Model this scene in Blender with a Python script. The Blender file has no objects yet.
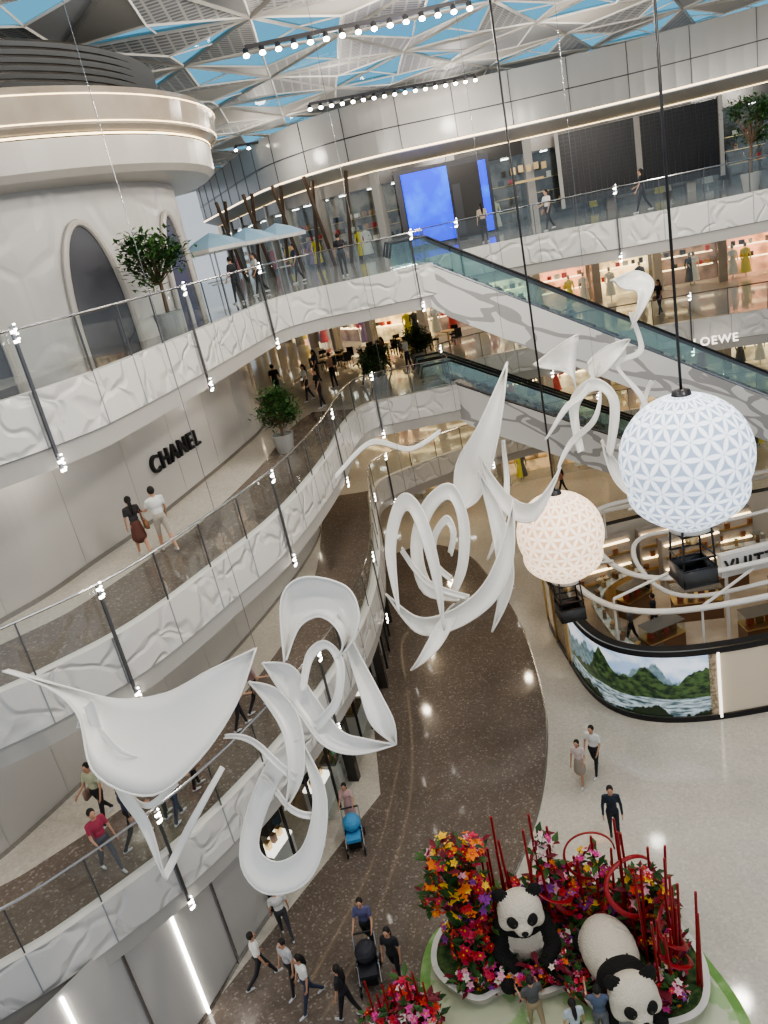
import bpy, random
from math import *
from mathutils import Vector as V, Matrix
from mathutils.geometry import tessellate_polygon
random.seed(7)
C=bpy.context
# ---------------------------------------------------------------- materials
MATS={}
def mat(name,col,rough=.5,metal=0,emit=0,ecol=None,spec=.5,bump=None,noise=None,coat=0):
    if name in MATS: return MATS[name]
    m=bpy.data.materials.new(name);m.use_nodes=True;nt=m.node_tree;b=nt.nodes['Principled BSDF']
    b.inputs['Base Color'].default_value=(*col,1);b.inputs['Roughness'].default_value=rough;b.inputs['Metallic'].default_value=metal
    b.inputs['Specular IOR Level'].default_value=spec
    b.inputs['Coat Weight'].default_value=coat
    if emit:
        b.inputs['Emission Color'].default_value=(*(ecol or col),1);b.inputs['Emission Strength'].default_value=emit
    if noise or bump:
        tc=nt.nodes.new('ShaderNodeTexCoord')
    if noise:  # (scale, color2, low, high)
        n=nt.nodes.new('ShaderNodeTexNoise');n.inputs['Scale'].default_value=noise[0];n.inputs['Detail'].default_value=4
        r=nt.nodes.new('ShaderNodeValToRGB');r.color_ramp.elements[0].position=noise[2];r.color_ramp.elements[1].position=noise[3]
        r.color_ramp.elements[0].color=(*col,1);r.color_ramp.elements[1].color=(*noise[1],1)
        nt.links.new(tc.outputs['Object'],n.inputs['Vector']);nt.links.new(n.outputs['Fac'],r.inputs['Fac']);nt.links.new(r.outputs['Color'],b.inputs['Base Color'])
        if emit: nt.links.new(r.outputs['Color'],b.inputs['Emission Color'])
    if bump:  # (kind, scale, strength, dist)
        bp=nt.nodes.new('ShaderNodeBump');bp.inputs['Strength'].default_value=bump[2];bp.inputs['Distance'].default_value=bump[3]
        if bump[0]=='leaf':   # curved leaf-vein ridges
            nz=nt.nodes.new('ShaderNodeTexNoise');nz.inputs['Scale'].default_value=bump[1]*.6
            ad=nt.nodes.new('ShaderNodeVectorMath');ad.operation='MULTIPLY_ADD';ad.inputs[1].default_value=(2.2,2.2,2.2)
            vo=nt.nodes.new('ShaderNodeTexVoronoi');vo.feature='DISTANCE_TO_EDGE';vo.inputs['Scale'].default_value=bump[1]
            rr=nt.nodes.new('ShaderNodeMapRange');rr.inputs[1].default_value=0;rr.inputs[2].default_value=.12;rr.interpolation_type='SMOOTHSTEP'
            L=nt.links.new;L(tc.outputs['Object'],nz.inputs['Vector']);L(nz.outputs['Color'],ad.inputs[0]);L(tc.outputs['Object'],ad.inputs[2]);L(ad.outputs[0],vo.inputs['Vector']);L(vo.outputs['Distance'],rr.inputs[0]);L(rr.outputs[0],bp.inputs['Height'])
        else:
            n=nt.nodes.new('ShaderNodeTexNoise');n.inputs['Scale'].default_value=bump[1]
            nt.links.new(tc.outputs['Object'],n.inputs['Vector']);nt.links.new(n.outputs['Fac'],bp.inputs['Height'])
        nt.links.new(bp.outputs['Normal'],b.inputs['Normal'])
    MATS[name]=m;return m
def glassmat(name,tint,gl=.12):
    m=bpy.data.materials.new(name);m.use_nodes=True;nt=m.node_tree;nt.nodes.clear()
    t=nt.nodes.new('ShaderNodeBsdfTransparent');t.inputs[0].default_value=(*tint,1)
    g=nt.nodes.new('ShaderNodeBsdfGlossy');g.inputs['Roughness'].default_value=.03;g.inputs[0].default_value=(.9,.95,1,1)
    mx=nt.nodes.new('ShaderNodeMixShader');mx.inputs[0].default_value=gl
    o=nt.nodes.new('ShaderNodeOutputMaterial');nt.links.new(t.outputs[0],mx.inputs[1]);nt.links.new(g.outputs[0],mx.inputs[2]);nt.links.new(mx.outputs[0],o.inputs[0])
    return m
def terrazzo(name,base,c2,c3,scale,rough=.12,p2=.72,p3=.92,blot=.3):
    m=bpy.data.materials.new(name);m.use_nodes=True;nt=m.node_tree;b=nt.nodes['Principled BSDF'];b.inputs['Roughness'].default_value=rough
    tc=nt.nodes.new('ShaderNodeTexCoord');v=nt.nodes.new('ShaderNodeTexVoronoi');v.inputs['Scale'].default_value=scale
    sp=nt.nodes.new('ShaderNodeSeparateColor');r=nt.nodes.new('ShaderNodeValToRGB');cr=r.color_ramp;cr.interpolation='CONSTANT'
    cr.elements[0].color=(*base,1);cr.elements[1].position=p2;cr.elements[1].color=(*c2,1);e=cr.elements.new(p3);e.color=c3+(1,)
    n=nt.nodes.new('ShaderNodeTexNoise');n.inputs['Scale'].default_value=.5;mx=nt.nodes.new('ShaderNodeMix');mx.data_type='RGBA';mx.blend_type='MULTIPLY';mx.inputs[0].default_value=blot
    for s in (v,n): nt.links.new(tc.outputs['Object'],s.inputs['Vector'])
    nt.links.new(v.outputs['Color'],sp.inputs[0]);nt.links.new(sp.outputs[0],r.inputs[0]);nt.links.new(r.outputs[0],mx.inputs[6]);nt.links.new(n.outputs['Fac'],mx.inputs[7]);nt.links.new(mx.outputs[2],b.inputs['Base Color'])
    return m
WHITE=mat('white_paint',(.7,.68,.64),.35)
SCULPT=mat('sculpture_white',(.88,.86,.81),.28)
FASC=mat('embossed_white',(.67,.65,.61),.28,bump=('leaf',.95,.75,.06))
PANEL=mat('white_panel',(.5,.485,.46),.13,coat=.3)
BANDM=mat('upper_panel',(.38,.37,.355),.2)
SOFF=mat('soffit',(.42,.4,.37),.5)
GREYP=mat('grey_panel',(.3,.31,.32),.5)
DARK=mat('dark_metal',(.05,.05,.055),.35,.5)
BLACK=mat('black',(.012,.012,.014),.4)
STEEL=mat('steel',(.45,.45,.46),.25,1)
GOLD=mat('gold_metal',(.75,.55,.28),.3,1)
WARM=mat('warm_light',(1,.75,.42),.5,emit=4)
COVE=mat('cove_light',(1,.8,.5),.5,emit=1.5)
WHITEL=mat('white_light',(1,.95,.86),.5,emit=12)
SOFTL=mat('soft_light',(1,.93,.82),.5,emit=1.8)
SPOTL=mat('spot_light',(1,.9,.75),.5,emit=45)
SHOPW=mat('shop_glow',(.9,.7,.45),.5,emit=.9,noise=(1.5,(.3,.18,.09),.45,.6))
SHOPD=mat('shop_dark',(.05,.045,.04),.15)
STONE=mat('stone_wall',(.36,.33,.3),.2,noise=(.8,(.28,.25,.22),.4,.7))
GLASS=glassmat('glass_rail',(.86,.9,.9),.07)
TEAL=glassmat('glass_teal',(.75,.86,.84),.12)
SKYG=glassmat('skylight_glass',(.27,.7,.95),.04)
BEIGE=terrazzo('beige_terrazzo',(.6,.56,.49),(.55,.515,.45),(.65,.61,.54),16,.07,.6,.9,.2)
BROWN=terrazzo('brown_terrazzo',(.18,.145,.12),(.215,.18,.155),(.32,.28,.245),20,.07,.66,.93,.3)
def branchmat():
    m=bpy.data.materials.new('branch_pattern');m.use_nodes=True;nt=m.node_tree;b=nt.nodes['Principled BSDF'];b.inputs['Roughness'].default_value=.35
    tc=nt.nodes.new('ShaderNodeTexCoord');mp=nt.nodes.new('ShaderNodeMapping');mp.vector_type='POINT';mp.inputs['Rotation'].default_value=(0,-.56,0)
    mp2=nt.nodes.new('ShaderNodeMapping');mp2.inputs['Scale'].default_value=(.26,.3,1)
    n=nt.nodes.new('ShaderNodeTexVoronoi');n.feature='DISTANCE_TO_EDGE';n.inputs['Scale'].default_value=1.25
    r=nt.nodes.new('ShaderNodeValToRGB');crr=r.color_ramp;crr.interpolation='CONSTANT'
    crr.elements[0].color=(.34,.33,.32,1);crr.elements[1].position=.06;crr.elements[1].color=(.66,.65,.62,1)
    nz=nt.nodes.new('ShaderNodeTexNoise');nz.inputs['Scale'].default_value=.9;ad=nt.nodes.new('ShaderNodeVectorMath');ad.operation='MULTIPLY_ADD';ad.inputs[1].default_value=(1.4,1.4,1.4)
    L=nt.links.new;L(tc.outputs['Object'],mp.inputs[0]);L(mp.outputs[0],mp2.inputs[0]);L(mp2.outputs[0],nz.inputs['Vector']);L(nz.outputs['Color'],ad.inputs[0]);L(mp2.outputs[0],ad.inputs[2]);L(ad.outputs[0],n.inputs['Vector']);L(n.outputs['Distance'],r.inputs[0]);L(r.outputs[0],b.inputs['Base Color'])
    return m
BRANCH=branchmat()
def louvermat():
    m=bpy.data.materials.new('perforated_panel');m.use_nodes=True;nt=m.node_tree;b=nt.nodes['Principled BSDF'];b.inputs['Roughness'].default_value=.5
    tc=nt.nodes.new('ShaderNodeTexCoord');n=nt.nodes.new('ShaderNodeTexBrick');n.offset=0;n.inputs['Scale'].default_value=1.2;n.inputs['Color1'].default_value=(.16,.17,.19,1);n.inputs['Color2'].default_value=(.24,.25,.27,1);n.inputs['Mortar'].default_value=(.5,.5,.49,1)
    n.inputs['Mortar Size'].default_value=.05;n.inputs['Brick Width'].default_value=.5;n.inputs['Row Height'].default_value=.25
    nt.links.new(tc.outputs['Object'],n.inputs['Vector']);nt.links.new(n.outputs[0],b.inputs['Base Color']);return m
LOUV=louvermat()
# ---------------------------------------------------------------- mesh builder
def cr(P,n=8,closed=False):
    P=[V(p) for p in P];out=[];N=len(P);rng=range(N if closed else N-1)
    for i in rng:
        g=(lambda k:P[k%N]) if closed else (lambda k:P[max(0,min(N-1,k))])
        a,b,c,d=g(i-1),g(i),g(i+1),g(i+2)
        for k in range(n):
            t=k/n;out.append(.5*((2*b)+(c-a)*t+(2*a-5*b+4*c-d)*t*t+(3*b-a-3*c+d)*t**3))
    if not closed: out.append(P[-1].copy())
    return out
def resamp(P,step):
    P=[V(p) for p in P];out=[P[0].copy()];acc=0
    for a,b in zip(P,P[1:]):
        L=(b-a).length
        while acc+L>=step and L>1e-6:
            t=(step-acc)/L;a=a.lerp(b,t);out.append(a.copy());L=(b-a).length;acc=0
        acc+=L
    if (out[-1]-P[-1]).length>step*.3: out.append(P[-1].copy())
    return out
def offs(P,d):
    P=[V(p) for p in P];o=[]
    for i,p in enumerate(P):
        t=P[min(i+1,len(P)-1)]-P[max(i-1,0)];t.normalize();o.append(V((p.x-t.y*d,p.y+t.x*d)))
    return o
class MB:
    def __init__(s): s.v=[];s.f=[];s.m=[];s.mats=[];s.uv={}
    def mi(s,m):
        if m not in s.mats: s.mats.append(m)
        return s.mats.index(m)
    def add(s,vs,fs,m):
        k=len(s.v);i=s.mi(m);s.v+=[tuple(v) for v in vs];s.f+=[tuple(a+k for a in f) for f in fs];s.m+=[i]*len(fs)
    def poly(s,pts,m): s.add(pts,[tuple(range(len(pts)))],m)
    def box(s,c,d,m,rz=0,M=None):
        x,y,z=d[0]/2,d[1]/2,d[2]/2;R=M or Matrix.Rotation(rz,3,'Z');c=V(c)
        vs=[c+R@V(p) for p in((-x,-y,-z),(x,-y,-z),(x,y,-z),(-x,y,-z),(-x,-y,z),(x,-y,z),(x,y,z),(-x,y,z))]
        s.add(vs,[(0,3,2,1),(4,5,6,7),(0,1,5,4),(1,2,6,5),(2,3,7,6),(3,0,4,7)],m)
    def tube(s,P,r,m,n=8,closed=False,flat=1):
        P=[V(p) for p in P];N=len(P);R=r if isinstance(r,(list,tuple)) else [r]*N;vs=[];up=None
        for i,p in enumerate(P):
            t=(P[(i+1)%N] if closed else P[min(i+1,N-1)])-(P[i-1] if (closed or i>0) else P[0])
            if t.length<1e-9:t=V((0,0,1))
            t.normalize()
            if up is None: up=V((0,0,1)) if abs(t.z)<.9 else V((1,0,0))
            a=t.cross(up);a.normalize();b=a.cross(t);b.normalize();up=b
            for k in range(n):
                q=2*pi*k/n;vs.append(p+a*cos(q)*R[i]+b*sin(q)*R[i]*flat)
        fs=[]
        for i in range(N if closed else N-1):
            for k in range(n):
                j=(i+1)%N;fs.append((i*n+k,i*n+(k+1)%n,j*n+(k+1)%n,j*n+k))
        if not closed: fs+=[tuple(range(n))[::-1],tuple((N-1)*n+k for k in range(n))]
        s.add(vs,fs,m)
    def lathe(s,c,prof,m,n=32,a0=0,a1=2*pi,M=None):
        c=V(c);full=abs(a1-a0-2*pi)<1e-6;K=n if full else n+1;vs=[]
        for r,z in prof:
            for k in range(K):
                q=a0+(a1-a0)*k/n;p=V((r*cos(q),r*sin(q),z));vs.append(c+(M@p if M else p))
        fs=[]
        for i in range(len(prof)-1):
            for k in range(n): fs.append((i*K+k,i*K+(k+1)%K,(i+1)*K+(k+1)%K,(i+1)*K+k))
        s.add(vs,fs,m)
    def ell(s,c,r,m,n=14,h=8,M=None):
        if not isinstance(r,(list,tuple)): r=(r,r,r)
        c=V(c);vs=[]
        for i in range(h+1):
            a=-pi/2+pi*i/h;ca=max(cos(a),1e-3)
            for k in range(n):
                q=2*pi*k/n;p=V((r[0]*ca*cos(q),r[1]*ca*sin(q),r[2]*sin(a)));vs.append(c+(M@p if M else p))
        fs=[(i*n+k,i*n+(k+1)%n,(i+1)*n+(k+1)%n,(i+1)*n+k) for i in range(h) for k in range(n)]
        fs+=[tuple(range(n))[::-1],tuple(h*n+k for k in range(n))];s.add(vs,fs,m)
    def strip(s,P,z0,z1,m):
        n=len(P);vs=[(p[0],p[1],z0) for p in P]+[(p[0],p[1],z1) for p in P]
        s.add(vs,[(i,i+1,n+i+1,n+i) for i in range(n-1)],m)
    def band(s,P,Q,z,m):
        n=len(P);zz=z if isinstance(z,tuple) else (z,z);vs=[(p[0],p[1],zz[0]) for p in P]+[(p[0],p[1],zz[1]) for p in Q]
        s.add(vs,[(i,i+1,n+i+1,n+i) for i in range(n-1)],m)
    def flat(s,P,z,m):
        t=tessellate_polygon([[V((p[0],p[1],0)) for p in P]]);s.add([(p[0],p[1],z) for p in P],[tuple(f) for f in t],m)
    def obj(s,name,smooth=False,parent=None,loc=None,mtx=None):
        me=bpy.data.meshes.new(name);me.from_pydata(s.v,[],s.f)
        for m in s.mats: me.materials.append(m)
        me.polygons.foreach_set('material_index',s.m)
        if smooth: me.polygons.foreach_set('use_smooth',[True]*len(s.f))
        me.update();o=bpy.data.objects.new(name,me);C.collection.objects.link(o)
        if loc: o.location=loc
        if mtx: o.matrix_world=mtx
        if parent: o.parent=parent
        return o
# ---------------------------------------------------------------- camera
cam=bpy.data.cameras.new('camera');co=bpy.data.objects.new('camera',cam);C.collection.objects.link(co)
cam.sensor_fit='VERTICAL';cam.sensor_height=36;cam.lens=27.04;cam.clip_end=300
co.matrix_world=Matrix(((.9775,.2109,0,0),(-.0721,.3343,-.9397,0),(-.1982,.9186,.342,16.6),(0,0,0,1)))
C.scene.camera=co
# ---------------------------------------------------------------- plan curves
E2=cr([(-14,8.6),(-9.4,11.1),(-7.7,12.1),(-5.2,14.4),(-2.8,18.3),(-1.2,22.6),(-.5,27),(-.3,32),(-.1,35.5),(1.2,37),(4.7,38.6),(9,39.6),(14,39),(20,37),(30,31)],8)
E3=cr([(-14,9.6),(-8.3,12.4),(-6.8,13.3),(-5.4,14.6),(-4,17),(-2.6,19.9),(-1.3,24.5),(-.6,28.5),(.2,30.8),(1.6,31),(3.6,30.9)],8)+cr([(4,31),(4,34.6),(6.5,35.6),(10,35.3),(14,34),(20,31.8),(30,27)],8)
E4=cr([(-14,10),(-8.6,12.4),(-6.7,13.6),(-5.4,15),(-4.8,16.5),(-4.1,19.1),(-3.4,21.9),(-2.7,25),(-2,27.2),(-.8,28.1),(.6,28),(3,27.9)],8)+cr([(3.5,28),(3.5,31.4),(5.8,32.3),(8.9,31.4),(11.8,29.9),(15.9,28.9),(20,27.6),(30,24)],8)
W=cr([(36,26),(30,38),(24,42),(18,44.5),(12,45.5),(7,45.6),(4,45.6),(1.5,47),(-1.5,51),(-4,58),(-9,74)],8)
OUT=[(36,24),(36,60),(10,78),(-26,78),(-26,8)]
# ground floor
g=MB();g.poly([(-30,2,0),(40,2,0),(40,80,0),(-30,80,0)],BEIGE);g.obj('floor')
g=MB();bn=cr([(.2,14.3),(.8,15),(2.2,17.2),(3.2,19.5),(4,22.4),(4.5,26.4),(4.6,29.4),(4.3,33.2),(3.7,36.6),(2.1,38.9),(-.2,38.6)],6)
g.flat([(-12,2)]+[( -2.2,2),(-1.8,8),(-1.4,12)]+[tuple(p) for p in bn]+[(-2,36),(-2,20),(-8,12)],.008,BROWN)
b2=offs(bn,-.06);g.band(bn,b2,.012,STEEL);g.obj('floor_inlay')
def slab(k,E,z):
    g=MB();P=[tuple(p) for p in E]+OUT
    g.flat(P,z,BEIGE);g.flat(P,z-.9,SOFF)
    i0=offs(E,.35);i1=offs(E,2.5);n=8*8
    g.band(i0[:n],i1[:n],z+.006,BROWN)
    g.obj('floor_level_%d'%k)
    f=MB();f.strip(E,z-.98,z+.08,FASC);f.band(E,offs(E,.25),(z+.08,z+.08),WHITE);f.strip(offs(E,.25),z,z+.08,WHITE)
    f.band(E,offs(E,.07),(z-.98,z-1.0),DARK);f.strip(offs(E,.06),z-1.4,z-1.0,SOFF)
    f.band(offs(E,.06),offs(E,.35),(z-1.4,z-1.4),WHITE);f.strip(offs(E,.35),z-1.4,z-.9,WHITE)
    f.band(offs(E,.36),offs(E,.42),(z-1.395,z-1.395),COVE)
    R=resamp(E,1.55);Rr=offs(R,-.004)
    for i in range(len(R)-1):
        a=R[i];t=R[i+1]-a;f.box((Rr[i].x,Rr[i].y,z-.45),(.025,.012,1.05),GREYP,atan2(t.y,t.x))
    f.obj('balcony_fascia')
    r=MB();Eo=offs(E,.12);r.strip(Eo,z+.1,z+1.15,GLASS)
    Rf=resamp(Eo,.5);r.tube([(p.x,p.y,z+1.2) for p in Rf],.03,STEEL,6)
    R=resamp(offs(E,.1),1.55)
    for i,p in enumerate(R[:-1]):
        t=R[i+1]-p;a=atan2(t.y,t.x);nx,ny=t.y/t.length,-t.x/t.length
        big=(i%4==2)
        if big:
            q=(p.x+nx*.16,p.y+ny*.16)
            r.box((q[0],q[1],z-.1),(.06,.05,2.6),mat('post_grey',(.14,.14,.15),.3,.7),a)
            for s_ in(1.1,-1.35):
                for kk in range(4):
                    r.box((q[0]+nx*.035,q[1]+ny*.035,z+s_+kk*.085-.1),(.1,.04,.05),WHITEL if kk%2==0 else STEEL,a)
                    r.box((q[0]+nx*.05+.05*cos(a),q[1]+ny*.05+.05*sin(a),z+s_+kk*.085-.06),(.03,.04,.03),WHITEL,a)
        else:
            r.box((p.x+nx*.03,p.y+ny*.03,z+.62),(.03,.03,1.15),mat('post_grey',(.14,.14,.15),.3,.7),a)
    r.obj('glass_railing')
slab(2,E2,5);slab(3,E3,10);slab(4,E4,15)
# ---------------------------------------------------------------- left walls
def wallstrip(name,P,z0,z1,m,seam=2.0,seammat=None):
    g=MB();P=cr(P,6);g.strip(P,z0,z1,m);g.strip(offs(P,.25),z0,z1,m);g.band(P,offs(P,.25),z1,m)
    if seam:
        R=resamp(P,seam);Q=offs(R,-.004)
        for i in range(len(R)-1):
            t=R[i+1]-R[i];g.box((Q[i].x,Q[i].y,(z0+z1)/2),(.018,.01,z1-z0),seammat or SOFF,atan2(t.y,t.x))
    g.strip(offs(P,-.02),z0,z0+.12,STEEL)
    return g.obj(name)
L3W=[(-14,10.5),(-10.2,14.6),(-9.1,16.2),(-8.3,17.4),(-7.6,19.1),(-6.7,21.2),(-5.7,24.4),(-4.7,28),(-4.1,31),(-4.6,34),(-8,38)]
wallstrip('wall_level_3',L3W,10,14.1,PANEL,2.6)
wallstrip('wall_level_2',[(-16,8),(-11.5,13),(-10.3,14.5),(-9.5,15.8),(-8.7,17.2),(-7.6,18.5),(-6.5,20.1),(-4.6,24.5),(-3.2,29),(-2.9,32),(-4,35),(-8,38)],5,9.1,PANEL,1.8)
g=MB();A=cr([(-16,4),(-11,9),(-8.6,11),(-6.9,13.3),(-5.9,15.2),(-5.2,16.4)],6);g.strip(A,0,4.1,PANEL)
R=resamp(A,1.35)
for i in range(len(R)-1):
    t=R[i+1]-R[i];q=offs(R,-.03)[i];g.box((q.x,q.y,2),(.06,.05,3.9),WHITEL if i%2==0 else STEEL,atan2(t.y,t.x))
g.strip(offs(A,-.02),0,.15,STEEL);g.obj('wall_ground_left')
# open ground boutiques
g=MB();B=cr([(-5.2,16.4),(-4.5,17.6),(-3,20.5),(-1.9,24),(-1,28.7),(-.9,33.4),(-1.6,37),(-4,41),(-9,46)],6)
Bi=offs(B,3.0);g.strip(Bi,0,4.1,STONE);g.strip(offs(B,0),3.3,4.1,SHOPD);g.strip(offs(B,2.9),1.0,2.4,SHOPW);g.strip(offs(B,.03),0,3.3,GLASS)
for i,p in enumerate(resamp(B,1.3)[:-1]):
    q=offs(resamp(B,1.3),.6)[i];t=resamp(B,1.3)[i+1]-p;a=atan2(t.y,t.x)
    if i%3!=2:
        g.box((q.x,q.y,.45),(1.0,.55,.9),WHITE,a);g.box((q.x,q.y,.95),(1.0,.55,.08),SOFTL if i%2 else STEEL,a)
        for k in range(3): g.box((q.x+(k-1)*.28*cos(a),q.y+(k-1)*.28*sin(a),1.12),(.16,.14,.26),mat('handbag_brown',(.2,.09,.04),.4) if k%2 else GOLD,a)
    g.box((p.x,p.y,1.65),(.05,.08,3.3),DARK,a)
    if i%4==0: g.box((p.x,p.y,2),(.25,.35,4),SHOPD,a)
    q2=offs(resamp(B,1.3),1.9)[i];g.box((q2.x,q2.y,.6),(.7,.5,1.2),GOLD if i%2 else SHOPD,a)
g.strip(offs(B,-.02),3.25,3.3,WARM);g.obj('boutique_storefront')
# sign lettering
def text(name,s,loc,size,ang,m,ext=.03):
    c=bpy.data.curves.new(name,'FONT');c.body=s;c.size=size;c.extrude=ext;c.align_x='CENTER';c.align_y='CENTER';c.space_character=1.15;c.offset=size*.012
    o=bpy.data.objects.new(name,c);C.collection.objects.link(o);o.location=loc;o.rotation_euler=(pi/2,0,ang);c.materials.append(m);return o
text('wall_sign_lettering','CHANEL',(-5.9,23.5,11.45),.74,atan2(3.2,1.0),BLACK,.05)
# ---------------------------------------------------------------- round shop drum
g=MB();cx,cy=-11.2,25.8
DR=mat('drum_relief',(.48,.465,.44),.35,bump=('leaf',.5,.5,.05));DW=mat('drum_white',(.46,.43,.39),.3)
g.lathe((cx,cy,0),[(6.9,15),(6.9,19.1)],DR,64)
g.lathe((cx,cy,0),[(6.9,19.05),(8.1,19.1),(8.3,19.25),(8.35,19.9)],DW,96);g.lathe((cx,cy,0),[(8.37,19.92),(8.37,19.97)],WARM,96)
g.lathe((cx,cy,0),[(8.35,19.98),(8.6,20.1),(8.7,20.75),(8.6,20.9),(7.6,20.95)],mat('band_stone',(.37,.32,.26),.12,noise=(.8,(.3,.25,.2),.4,.7)),96)
for r_,z_ in((8.62,20.15),(8.71,20.7)): g.lathe((cx,cy,0),[(r_,z_),(r_+.01,z_+.025)],WARM,96)
g.lathe((cx,cy,0),[(7.0,20.95),(7.0,22.3)],SHOPD,48)
for k in range(7): g.lathe((cx,cy,0),[(7.05,21.1+k*.17),(7.25,21.15+k*.17),(7.05,21.17+k*.17)],GREYP,64)
def arch(a0,hw,z0,zt):
    pts=[]
    for k in range(25):
        q=-pi*.05+pi*1.1*k/24;pts.append((hw*cos(q),z0+(zt-z0)*max(0,sin(q))**.8))
    vs=[(cx+6.95*cos(a0+x/6.9),cy+6.95*sin(a0+x/6.9),max(z,z0)) for x,z in pts]
    g.poly(vs,mat('arch_dark',(.09,.09,.1),.2));g.tube([(cx+6.97*cos(a0+x/6.9),cy+6.97*sin(a0+x/6.9),max(z,z0)) for x,z in pts],.09,DW,8)
arch(-.73,.85,15,18.2);arch(-1.25,.95,15,18.2);arch(-.2,.9,15,18.2)
for k in range(3): g.box((cx+6.96*cos(-.45+k*.02),cy+6.96*sin(-.45+k*.02),17.4+.25*(k%2)),(.04,.3,.06),BLACK,-.45)
g.obj('round_boutique',smooth=False)
# ---------------------------------------------------------------- far storefronts
def shops(z,zt,seed,cols,bay=3.4,mode=0,ems=(.15,.5,.8)):
    random.seed(seed);g=MB();R=resamp(W,bay)
    Wb=offs(W,-2.4);g.strip(Wb,z,zt,STONE)
    g.strip(W,zt-.0,zt+.05,WARM)
    for i in range(len(R)-1):
        a,b=R[i],R[i+1];t=b-a;L=t.length;an=atan2(t.y,t.x);n=V((t.y,-t.x))/L
        if n.y<0:n=-n
        M=a.lerp(b,.5);g.box((a.x,a.y,(z+zt)/2),(.45,.5,zt-z),STONE if i%2 else SOFF,an)
        g.box((M.x,M.y,zt-.35),(L,.3,.7),random.choice([STONE,SHOPD,SOFF,GOLD]),an)
        mc=M+n*1.9;col=random.choice(cols);em=mat('shop_back_glow_%d_%d'%(seed,i),col,.6,emit=random.choice(ems),noise=(1.2,tuple(c*.4 for c in col),.42,.62))
        g.box((mc.x,mc.y,(z+zt-.7)/2),(L-.3,.1,zt-z-.7),em,an)  # this wall, the dresses and goods glow to imitate shop lighting
        g.box((M.x,M.y,(z+zt-.7)/2),(L-.45,.04,zt-z-.7),GLASS,an)
        # mannequins
        for k in range(2):
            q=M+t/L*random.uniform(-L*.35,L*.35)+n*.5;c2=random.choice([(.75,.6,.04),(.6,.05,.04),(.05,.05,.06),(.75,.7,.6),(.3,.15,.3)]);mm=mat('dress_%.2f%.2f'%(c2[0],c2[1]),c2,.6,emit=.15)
            g.lathe((q.x,q.y,z),[(.0,.25),(.3,.25),(.22,.8),(.13,1.15),(.2,1.4),(.2,1.5),(.05,1.58)],mm,12);g.ell((q.x,q.y,z+1.72),(.09,.1,.13),SOFF,10,6);g.tube([(q.x,q.y,z),(q.x,q.y,z+.3)],.03,STEEL,6)
            for sx in(-1,1): g.tube([(q.x+sx*.2,q.y,z+1.48),(q.x+sx*.28,q.y,z+1.15),(q.x+sx*.24,q.y-.08,z+.9)],[.06,.045,.03],mm,6)
        for hh in(.9,1.6,2.3):
            q=M+n*1.6;g.box((q.x,q.y,z+hh),(L*.8,.4,.04),WARM if ems[0]>.3 else GOLD,an)
            for k in range(6):
                if random.random()<.7:
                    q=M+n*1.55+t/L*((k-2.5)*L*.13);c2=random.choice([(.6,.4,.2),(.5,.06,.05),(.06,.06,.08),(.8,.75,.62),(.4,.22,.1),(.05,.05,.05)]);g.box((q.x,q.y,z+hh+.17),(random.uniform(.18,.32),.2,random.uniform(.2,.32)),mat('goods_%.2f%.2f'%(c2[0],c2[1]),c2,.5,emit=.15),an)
        for k in range(2):
            q=M+t/L*(k-.5)*L*.5+n*.9;g.box((q.x,q.y,zt-.74),(.35,.35,.04),WHITEL,an)
    g.obj('storefront_row')
shops(0,4.1,3,[(.8,.5,.25),(.85,.7,.5),(.3,.22,.15)],3.4,0,(.3,.7,1.0))
shops(5,9.1,4,[(.8,.55,.3),(.2,.16,.12),(.85,.75,.55)],3.4,0,(.35,.7,1.0))
shops(10,14.1,5,[(.85,.4,.25),(.9,.7,.4),(.85,.8,.65),(.2,.13,.1)],3.4,0,(.8,1.2,1.6))
shops(15,19.4,6,[(.08,.075,.07),(.3,.25,.2),(.12,.11,.1)],4.2)
# level 5 band
g=MB();Wi=offs(W,1.2);g.strip(Wi,20.0,22.7,BANDM);g.band(W,Wi,(19.45,19.95),SOFF);g.strip(offs(W,1.22),20.0,20.08,WARM);g.strip(offs(W,1.23),21.2,21.26,DARK)
for p,q in zip(resamp(offs(W,1.22),3),resamp(offs(W,1.22),3)[1:]): g.box((p.x,p.y,21.4),(.03,.03,2.6),DARK,atan2((q-p).y,(q-p).x))
g.obj('wall_upper_band')
# led wall, lattice windows
g=MB();BL=mat('led_blue',(.0,.03,.75),.4,emit=1.5,noise=(.9,(.0,.16,1),.5,.75))
g.box((5.9,44.8,17.05),(2.5,.15,3.7),BL);g.box((8.0,44.8,17.0),(1.7,.2,3.6),SHOPD);g.box((9.05,44.75,17),(.4,.3,3.6),BL);g.box((6.9,44.95,17.1),(5.2,.15,4),DARK)
g.box((7.5,44.65,16.6),(.45,.05,2.6),DARK);g.obj('led_screen')
g=MB();an=-.22
def lp(t,dy=0): return (13.2+t*cos(an),44.5+t*sin(an)+dy)
c0=lp(4);g.box((*c0,17.4),(8.2,.2,3.6),BLACK,an)
for i in range(29): p=lp(i*.29,-.14);g.box((*p,17.4),(.03,.06,3.6),DARK,an)
for i in range(19): p=lp(4,-.16);g.box((*p,15.65+i*.2),(8.2,.04,.03),DARK,an)
p=lp(4,-.2);g.box((*p,17.4),(.3,.1,3.6),STONE,an)
for t_ in(-.1,8.1): p=lp(t_,-.2);g.box((*p,17.4),(.2,.2,3.8),SOFF,an)
g.obj('window_1')
g=MB()
for i in range(5): g.box((10.6+i*.42,44.3,17.9+(.05 if i%2 else 0)),(.26,.06,.34),GOLD)
g.box((11.4,44.35,17.3),(1.6,.05,.12),GOLD);g.obj('wall_logo_plate')
g=MB()
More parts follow.
